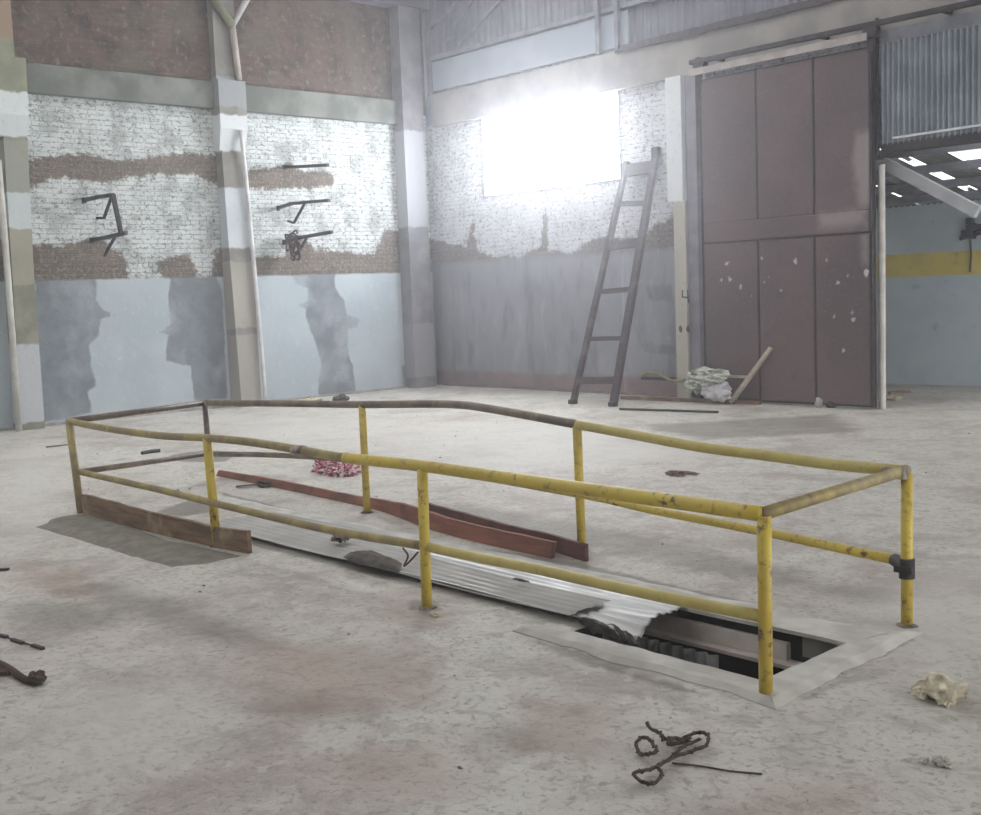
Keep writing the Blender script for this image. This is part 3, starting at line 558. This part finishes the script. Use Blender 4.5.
board('timber_board', [(425,515),(500,537),(550,551),(585,562)], [.10,.10,.11,.115], .03, wd, 'dark red board behind the end of the long red brown board', .0)
bm = BM(); lump(bm, hit(240,548,2,.0)+Vector((0, 0, .02)), (.05, .04, .03), 5); tag(obj('wood_chunk', bm, wo), 'splintered chunk at the near end of the ochre kick board', 'wood chunk')

# ================================================================ LADDER
mlw = wood('old dark ladder wood', S(82,72,76), S(66,58,62), S(98,88,88))
ladder = thing('wooden_ladder', 'tall dark wooden ladder leaning on the back wall under the window', 'ladder', (5.6, -1.2, 0))
def lad(xb, yb, xt, yt, wbase, wtop, name='side_rail'):
    b = hit(xb, yb, 1, -1.55); b.z = 0.0; t = hit(xt, yt, 1, -.10); return b, t
bL, tL = lad(573,403,627,162,0,0); bR, tR = lad(613,406,656,155,0,0)
for b, t, w1 in ((bL, tL, .085), (bR, tR, .115)):
    bm = BM(); beamlike(bm, b+Vector((0, 0, .0)), t, w1, .07, up=(0, 1, .2), seg=10, rough=.006); obj('side_rail', bm, mlw, ladder)
def at(b, t, py):
    lo, hi = 0., 1.
    for _ in range(30):
        m_ = (lo+hi)/2; p = b.lerp(t, m_); d = p-CAM; y = H/2-F_PX*d.dot(UP)/d.dot(fw)
        if y > py: lo = m_
        else: hi = m_
    return b.lerp(t, lo)
for (yl, yr, h) in ((171,167,.20), (204,203,.07), (247,242,.13), (292,289,.07), (339,338,.06), (381,380,.10)):
    bm = BM(); beamlike(bm, at(bL, tL, yl), at(bR, tR, yr), .045, h, up=(0, .25, 1), seg=4, rough=.004); obj('rung', bm, mlw, ladder)
bm = BM(); box(bm, tR+Vector((-.06, -.05, -.05)), tR+Vector((.06, .05, .12)), .01); obj('hook_block', bm, steel_d, ladder)
for b in (bL, bR): bm = BM(); box(bm, b+Vector((-.06, -.05, 0)), b+Vector((.06, .05, .07)), .01); obj('foot', bm, steel_d, ladder)

# ================================================================ PIPES
mpw = plain('dirty white drainpipe', S(214,214,216), S(190,190,192), 4, .5)
bm = BM(); tube(bm, smoothpath([hit(241,130,0,.29), hit(248.5,205,0,.28), hit(257,300,0,.34), hit(266,403,0,.41)]), .036, 12); tag(obj('drain_pipe', bm, mpw, None, True), 'white drainpipe running down the right flank of the middle left-wall pillar', 'pipe')
bm = BM(); tube(bm, [hit(-2,160,0,.36), hit(5,240,0,.36), hit(12,330,0,.36), hit(19,431,0,.36)], .045, 12); tag(obj('drain_pipe', bm, plain('cream pipe', S(206,206,200), S(184,182,174), 4, .5), None, True), 'pale drainpipe in front of the pillar at the left edge', 'pipe')
yp = thing('forked_pipe', 'forked rainwater pipe standing on top of the middle left-wall pillar', 'pipe', tuple(hit(239,80,0,.22)))
bm = BM(); tube(bm, [hit(239,80,0,.22), hit(232,24,0,.22)], .055, 12); obj('stem', bm, plain('pinkish pipe', S(186,176,170), S(164,154,148), 4), yp, True)
bm = BM(); tube(bm, [hit(232,26,0,.22), hit(250,-6,0,.22)], .05, 12); obj('branch', bm, plain('light pipe', S(186,186,182), S(164,164,160), 4), yp, True)
bm = BM(); tube(bm, [hit(232,26,0,.22), hit(208,-8,0,.22)], .075, 12); o = obj('branch', bm, plain('olive pipe', S(120,120,100), S(100,100,82), 4), yp, True); o['label'] = 'wide olive branch'

# ================================================================ WALL BRACKETS
def bracket(root, paths, label, extra=None):
    r0_ = hit(*root, 0, .0); y = r0_.y; o = thing('wall_bracket', label, 'bracket', tuple(r0_), 'rusty brackets on the left wall')
    P = lambda a: hit(*a, 1, y)
    for nm, pts, w_ in paths:
        bm = BM()
        for a, b in zip(pts[:-1], pts[1:]): beamlike(bm, P(a), P(b), w_, w_, up=(0, 1, 0), seg=2, rough=.004)
        obj(nm, bm, steel_d, o)
    bm = BM(); box(bm, (0, y-.035, r0_.z-.05), (.01, y+.035, r0_.z+.04)); obj('wall_plate', bm, steel_d, o)
    return o, y
bracket((285,167), [('arm', [(285,167),(303,166.5),(328,165)], .05)], 'straight dark bracket arm, topmost of the three right of the middle pillar')
bracket((278,208), [('arm', [(278,208),(292,203.5),(329,200.5)], .05), ('strut', [(305,203),(294,223),(288,221)], .035)], 'bracket arm with a bent strut, middle of the three right of the middle pillar')
o, yk = bracket((284,242), [('arm', [(284,242),(298,238),(332,232)], .055), ('strut', [(307,237),(300,250),(296,253)], .035)], 'bracket arm holding a dark cable knot, lowest of the three right of the middle pillar')
bm = BM(); rnd = random.Random(5)
for i in range(7):
    c0 = hit(292+rnd.uniform(-4, 5), 246+rnd.uniform(-6, 6), 1, yk); rr = .09+rnd.random()*.09; a0 = rnd.random()*6
    tube(bm, [c0+Vector((math.cos(t+a0)*rr*.8, math.sin(t*2)*.03, math.sin(t+a0)*rr*1.2)) for t in [k*.5 for k in range(13)]], .018, 6)
tag(obj('cable_bundle', bm, plain('rusty cable', S(88,74,68), S(62,52,50), 20)), 'dark tangled cable knot hanging on the lowest bracket', 'cable')
bracket((84,200), [('arm', [(84,200),(98,197),(113,195)], .055), ('strut', [(111,198),(104,218),(97,218)], .035), ('tie_bar', [(113,195),(117,214),(121,233)], .055)], 'upper bracket of the linked pair left of the middle pillar, with a long tie bar')
bracket((92,240), [('arm', [(92,240),(104,238),(126,233)], .055), ('strut', [(115,237),(108,249),(105,256)], .035)], 'lower bracket of the linked pair left of the middle pillar')

# ================================================================ FLOOR CLUTTER
mort = plain('grey mortar dirt', S(138,134,126), S(118,114,106), 9, .95, 0, .8)
def mound(poly_px, h, mat, name, label, cat, z0=0., kind=None, n=26):
    poly = onF(poly_px) if z0 == 0 else [(p.x, p.y) for p in (hit(x, y, 2, z0) for x, y in poly_px)]
    P = np.array(poly); c = P.mean(0); bm = BM(); R = []; K = 8
    dense = []
    for i in range(len(P)):
        a = P[i]; b = P[(i+1) % len(P)]
        for k in range(5): dense.append(a+(b-a)*k/5)
    top = None; rings = []
    for r in range(K+1):
        t = 1-r/K; ring = []
        for q_ in dense:
            p = c+(q_-c)*t; e = 1+.10*mnoise.noise(Vector((q_[0]*6, q_[1]*6, 3)))
            x, y = c[0]+(p[0]-c[0])*e, c[1]+(p[1]-c[1])*e
            z = h*(1-t**2.2)*(1+.5*mnoise.noise(Vector((x*5, y*5, 1))))+(.006*mnoise.noise(Vector((x*22, y*22, 2))) if r else 0)
            ring.append(bm.verts.new((x, y, z0+max(z, .001) if r else z0-.002)))
        rings.append(ring)
    m_ = len(dense)
    for r in range(K):
        for k in range(m_):
            if r < K-1: bm.faces.new((rings[r][k], rings[r][(k+1) % m_], rings[r+1][(k+1) % m_], rings[r+1][k]))
    top = bm.verts.new((c[0], c[1], z0+h))
    for k in range(m_): bm.faces.new((rings[K-1][k], rings[K-1][(k+1) % m_], top))
    for v in rings[K]: bm.verts.remove(v)
    o = tag(obj(name, bm, mat, None, True), label, cat, None, kind); return o
mound([(35,527),(60,515),(84,513),(130,526),(165,540),(205,550),(240,556),(215,562),(173,568),(130,556),(94,545)], .035, mort, 'mortar_mound', 'low grey mound of spilt mortar along the ochre kick board', 'mound')
mound([(342,557),(350,552),(371,551),(388,557),(402,563),(400,569),(388,570),(362,565)], .04, plain('dark earth', S(104,98,92), S(76,72,68), 12, .95, 0, .8), 'dirt_mound', 'dark clump of dirt heaped on the dusty sheet', 'mound', .052)
# crumpled patterned rag
mrg = M('red and white printed cloth', .9); n1 = mrg.noise(30, 3, .5); mrg.color(mrg.mix(mrg.smooth(n1, .45, .52), S(226,216,220), S(168,70,92)))
bm = BM(); c0 = hit(337,472,2,0); 
for i, (dx, dy, r) in enumerate(((-.35,-.25,.10),(-.15,-.12,.13),(.08,.05,.14),(.25,.2,.12),(-.05,.15,.1),(.4,.3,.07))): lump(bm, (c0.x+dx*.75, c0.y+dy*-.25, .03), (r*.9, r*1.2, .07), i, .55, 4, 3.5)
tag(obj('crumpled_rag', bm, mrg.m), 'crumpled red and white cloth lying beyond the pit rail', 'cloth')
def stick(name, pts_px, r, mat, label, cat, z=None, group=None):
    bm = BM(); tube(bm, [hit(x, y, 2, z or r) for x, y in pts_px], r, 7); return tag(obj(name, bm, mat), label, cat, group)
dk = plain('dark scrap', S(78,72,70), S(58,54,54), 14); tw = wood('scrap wood', S(128,104,90), S(104,84,74), S(150,130,112))
stick('metal_offcut', [(142,453),(150,451.5),(160,450.5)], .022, dk, 'short dark offcut on the floor behind the far end rail', 'offcut')
stick('thin_stick', [(46,447),(56,446),(68,444.5)], .010, tw, 'thin twig on the floor left of the guardrail', 'stick')
bm = BM(); lump(bm, hit(676,474,2,.015), (.09, .05, .03), 2, .5); lump(bm, hit(688,473,2,.01), (.12, .04, .015), 4, .5); tag(obj('wood_chip', bm, tw), 'flat dark chip on the floor in view through the yellow top rail', 'wood chip')
bm = BM(); lump(bm, hit(263,483.5,2,.03), (.10,.05,.03), 8, .5); beamlike(bm, hit(236,486,2,.015), hit(272,484,2,.02), .05, .012, seg=4, rough=.01); tag(obj('rubble_piece', bm, dk), 'dark rubble piece under the far end of the long red brown board', 'rubble')
bm = BM(); lump(bm, hit(341,537,2,.09), (.07,.05,.03), 11, .5, 3, 3); lump(bm, hit(335,539,2,.08), (.03,.03,.015), 12, .5); tag(obj('rubble_piece', bm, plain('brown lump', S(122,106,98), S(84,76,72), 16)), 'small brown lump on the zinc sheet below the near middle rail', 'rubble')
bm = BM(); lump(bm, hit(521,580,2,.08), (.06,.014,.006), 3, .4); tag(obj('slate_chip', bm, dk), 'thin black chip on the zinc sheet', 'chip')
# wire loop by the post
bm = BM(); tube(bm, smoothpath([hit(403,548,1,YN), hit(408,556,1,YN), hit(404,566,1,YN), hit(411,560,1,YN), hit(418,552,1,YN)], 6), .006, 6); tag(obj('wire_scrap', bm, plain('rusty wire', S(110,78,68), S(84,60,54), 14)), 'rusty wire curl dangling from the near middle rail by the third post', 'wire')
# rope tangle in front of the pit
mro = plain('frayed dark twine', S(66,56,50), S(96,84,74), 60, .95, 0, .5)
bm = BM()
for pts in ([(647,727),(652,733),(660,737),(664,742),(672,747),(684,745),(690,741)], [(636,747),(642,742),(652,747),(657,757),(650,760),(640,757),(636,748)],
            [(683,741),(697,736),(708,741),(706,749),(694,754),(680,758),(668,764),(658,768)], [(660,768),(652,772),(638,776),(634,780),(646,787),(656,786),(662,778),(657,769)],
            [(662,745),(672,742),(684,744),(679,748),(668,748),(676,742),(690,745)], [(668,764),(676,757),(690,747),(700,744)]):
    P = smoothpath([hit(x, y, 2, .012) for x, y in pts], 6)
    for k, p in enumerate(P): p.z += .012+.02*abs(mnoise.noise(p*9))
    tube(bm, P, .0065, 7); tube(bm, [p+Vector((.006*math.sin(k*2.1), .008*math.cos(k*2.1), .006*math.sin(k*1.7))) for k, p in enumerate(P)], .004, 6)
P = smoothpath([hit(x, y, 2, .006) for x, y in ((672,763),(700,766),(730,771),(762,774))], 6); tube(bm, P, .004, 6)
tag(obj('rope_tangle', bm, mro), 'tangle of dark frayed rope on the floor before the pit', 'rope')
# white plaster lumps
mwp = plain('broken white plaster', S(222,216,196), S(186,174,150), 14, .9, 0, .8)
bm = BM(); c0 = hit(941,692,2,0); c0 = hit(941,700,2,0); lump(bm, (c0.x, c0.y, .05), (.085, .075, .05), 3, .3, 4, 1.8); lump(bm, (c0.x-.055, c0.y-.055, .035), (.035, .03, .025), 6, .4, 3, 3); lump(bm, (c0.x+.03, c0.y+.085, .03), (.04, .035, .02), 9, .4, 3, 3); lump(bm, (c0.x+.04, c0.y-.05, .02), (.03, .03, .02), 19, .4, 3, 3); jitter(bm, .010, 22)
tag(obj('plaster_chunk', bm, mwp), 'large jagged white plaster chunk on the floor right of the pit', 'plaster chunk', 'broken plaster lumps')
bm = BM(); c0 = hit(942,766,2,0); lump(bm, (c0.x, c0.y, .015), (.035, .025, .018), 4, .45, 3, 3); lump(bm, (c0.x-.06, c0.y-.02, .008), (.018, .018, .01), 5, .4)
tag(obj('plaster_chunk', bm, plain('pale crumb', S(200,196,188), S(170,164,156), 20)), 'small pale plaster crumb in front of the large white chunk', 'plaster chunk', 'broken plaster lumps')
bm = BM(); c0 = hit(434,616,2,0); lump(bm, (c0.x, c0.y, .01), (.03, .02, .014), 4, .45); tag(obj('plaster_chunk', bm, mwp), 'tiny white crumb at the foot of the third near post', 'plaster chunk', 'broken plaster lumps')
# bent bar and chain at the left edge
bm = BM(); tube(bm, smoothpath([hit(x, y, 2, .02) for x, y in ((-40,650),(-12,659),(8,668),(24,679),(36,682),(41,679))], 6), .018, 9); lump(bm, hit(38,678,2,.03), (.035,.035,.03), 3, .4)
beamlike(bm, hit(-30,672,2,.015), hit(10,672,2,.015), .05, .02)
tag(obj('bent_bar', bm, plain('rusty bar', S(84,68,60), S(60,50,46), 12)), 'bent rusty bar end lying at the left edge of the floor', 'metal bar')
bm = BM()
for a, b in (((-14,631),(-6,633)), ((-1,635),(7,637)), ((12,639.5),(23,643)), ((32,645),(43,648.5))): beamlike(bm, hit(*a, 2, .008), hit(*b, 2, .008), .022, .014)
tube(bm, [hit(-14,631,2,.005), hit(43,648.5,2,.005)], .004, 6); tag(obj('link_strap', bm, dk), 'dark segmented strap on the floor above the bent bar', 'strap')
bm = BM(); beamlike(bm, hit(-12,570,2,.01), hit(9,569,2,.01), .03, .015); tag(obj('metal_offcut', bm, dk), 'short dark offcut at the left edge of the floor', 'offcut')
# heap by the back pillar
ya = -.55
bm = BM(); lump(bm, hit(717,391,1,-.62), (.24,.12,.15), 2, .25, 4, 2); jitter(bm, .01, 9)
for v in bm.verts: v.co.z = max(v.co.z, .002)
tag(obj('white_sack', bm, plain('white sack', S(204,202,208), S(182,180,188), 8, .8, 0, .5)), 'white sack on the floor under the green and white bundle', 'sack')
mgw = M('green striped plastic', .7); n1 = mgw.noise(7, 4, v=mgw.scale(mgw.obj(), (1, 1, 4))); mgw.color(mgw.mix(mgw.smooth(n1, .46, .56), S(196,198,188), S(128,136,122)))
bm = BM(); lump(bm, hit(708,377,1,-.62), (.30,.13,.13), 7, .3, 4, 2.4); lump(bm, hit(695,382,1,-.62), (.14,.11,.14), 3, .35, 4, 2.4); jitter(bm, .02, 8)
tag(obj('plastic_bundle', bm, mgw.m), 'crumpled green and white plastic bundle piled on the white sack', 'bundle')
bm = BM(); box(bm, hit(692,394,1,-.5)+Vector((0, 0, -.06)), hit(701,387,1,-.5)+Vector((0, .15, 0)), .01); tag(obj('dark_block', bm, dk), 'small dark block between pale pillar foot and white sack', 'block')
pw = wood('pale stick wood', S(196,184,172), S(176,164,152), S(160,150,140))
bm = BM(); a = hit(731,404,2,0); a.z = .02; beamlike(bm, a, hit(771,348,1,-.36), .05, .07, up=(0, 1, 0), seg=4, rough=.004); tag(obj('leaning_stick', bm, pw), 'pale wooden stick leaning against the maroon door', 'stick')
bm = BM(); beamlike(bm, hit(722,376,1,-.5), hit(748,377,1,-.4), .035, .05, up=(0, 1, 0)); tag(obj('short_stick', bm, pw), 'short pale stick poking sideways out of the bundle', 'stick')
mho = plain('ochre hose', S(158,148,116), S(130,122,98), 9)
bm = BM(); tube(bm, smoothpath([hit(x, y, 1, -.3) for x, y in ((640,376),(650,373),(660,375),(670,380),(680,381),(694,378))], 6), .025, 8); tag(obj('hose', bm, mho, None, True), 'ochre hose trailing from the bundle toward the ladder', 'hose')
bm = BM(); beamlike(bm, hit(642,378,1,-.25), hit(676,379,1,-.25), .05, .05, up=(0, 0, 1)); tag(obj('dark_rod', bm, dk), 'dark rod behind the ochre hose between ladder and pillar', 'rod')
def plank(a, b, w_, h_, mat, label):
    p = hit(*a, 2, h_/2); q = hit(*b, 2, h_/2); bm = BM(); beamlike(bm, p, q, w_, h_, seg=12, rough=.006); return tag(obj('floor_plank', bm, mat), label, 'plank')
plank((622,397.5), (760,403), .09, .05, tw, 'long brown plank on the floor below the white sack and bundle')
plank((620,409), (718,412), .05, .03, dk, 'thin dark plank on the floor in front of the ladder foot')
bm = BM(); lump(bm, hit(819,403,2,.06), (.05,.05,.08), 3, .2); tag(obj('stone', bm, plain('pale stone', S(188,186,184), S(170,168,166), 9)), 'pale stone at the foot of the maroon door', 'stone')
bm = BM(); lump(bm, hit(831,404,2,.05), (.08,.05,.06), 5, .25); tag(obj('stone', bm, dk), 'dark stone beside the pale one at the foot of the maroon door', 'stone')
bm = BM()
lump(bm, hit(313,400,2,.03), (.1, .15, .035), 1, .4)
tag(obj('plaster_chunk', bm, mwp), 'white plaster piece fallen at the foot of the left wall', 'plaster chunk', 'broken plaster lumps')
bm = BM(); lump(bm, hit(340,399,2,.06), (.09,.12,.07), 6, .5); tag(obj('rubble_piece', bm, dk), 'dark rubble lump at the foot of the grey patch on the left wall', 'rubble')
bm = BM()
lump(bm, hit(893,398,2,.03), (.13,.07,.035), 2, .4)
tag(obj('plaster_chunk', bm, mwp), 'white scrap just inside the open doorway beside the post', 'plaster chunk', 'broken plaster lumps')
bm = BM(); beamlike(bm, hit(889,393,2,.02), hit(910,391.5,2,.02), .08, .03, seg=3, rough=.01); tag(obj('timber_scrap', bm, tw), 'flat timber scrap on the next room floor just inside the doorway', 'timber scrap')
# grit strewn over the floor
bm = BM(); rnd = random.Random(11)
for i in range(520):
    x = rnd.uniform(0.6, 16.5); y = rnd.uniform(-13.6, -.8)
    if 7.6 < x < 14.8 and -10.5 < y < -8.7: continue
    r_ = rnd.uniform(.004, .013); lump(bm, (x, y, r_*.3), (r_, r_*rnd.uniform(.5, 1.2), r_*.5), i, .4, 1)
tag(obj('grit', bm, plain('floor grit', S(204,200,192), S(122,114,106), 3, .9, lo=.52, hi=.58)), 'small crumbs of grit and plaster strewn over the concrete floor', 'grit', None, 'stuff')

# ================================================================ AIR AND LIGHT
bm = BM(); box(bm, (.02, -21.9, .02), (21.9, -.41, 6.75)); mv = bpy.data.materials.new('window glow haze'); mv.use_nodes = True; nt = mv.node_tree; nt.nodes.clear()
vs_ = nt.nodes.new('ShaderNodeVolumeScatter'); vs_.inputs['Color'].default_value = (.93, .94, 1, 1); vs_.inputs['Density'].default_value = .0095; vs_.inputs['Anisotropy'].default_value = .88  # scattering volume added to give the window its bloom and the hall a veil
om = nt.nodes.new('ShaderNodeOutputMaterial'); nt.links.new(vs_.outputs[0], om.inputs['Volume'])
tag(obj('haze', bm, mv), 'thin haze filling the hall, added for the glow round the window', 'haze', None, 'stuff')
wd_ = bpy.data.worlds.new('overcast sky'); SC.world = wd_; wd_.use_nodes = True; bg = wd_.node_tree.nodes['Background']; bg.inputs[0].default_value = (1, .995, .975, 1); bg.inputs[1].default_value = 3.05
# unseen end and right walls; the side opening is sized to steer the daylight
mo = plain('old render', S(170,170,168), S(150,150,150), 2)
bm = BM(); box(bm, (-.1, -22.3, 0), (22, -22.1, 7.4)); struct('wall_front', bm, mo)
bm = BM(); box(bm, (21.95, -22.1, 5.2), (22.1, .1, 7.4)); box(bm, (21.95, -22.1, 0), (22.1, -11.5, 5.2)); struct('wall_right', bm, mo)
SC.view_settings.view_transform = 'Standard'; SC.view_settings.look = 'None'; SC.view_settings.exposure = 0.06; SC.view_settings.gamma = 1.0
SC.view_settings.use_curve_mapping = False
SC.cycles.max_bounces = 8; SC.cycles.diffuse_bounces = 5; SC.cycles.volume_bounces = 1; SC.cycles.use_denoising = True
SC.cycles.sample_clamp_indirect = 4
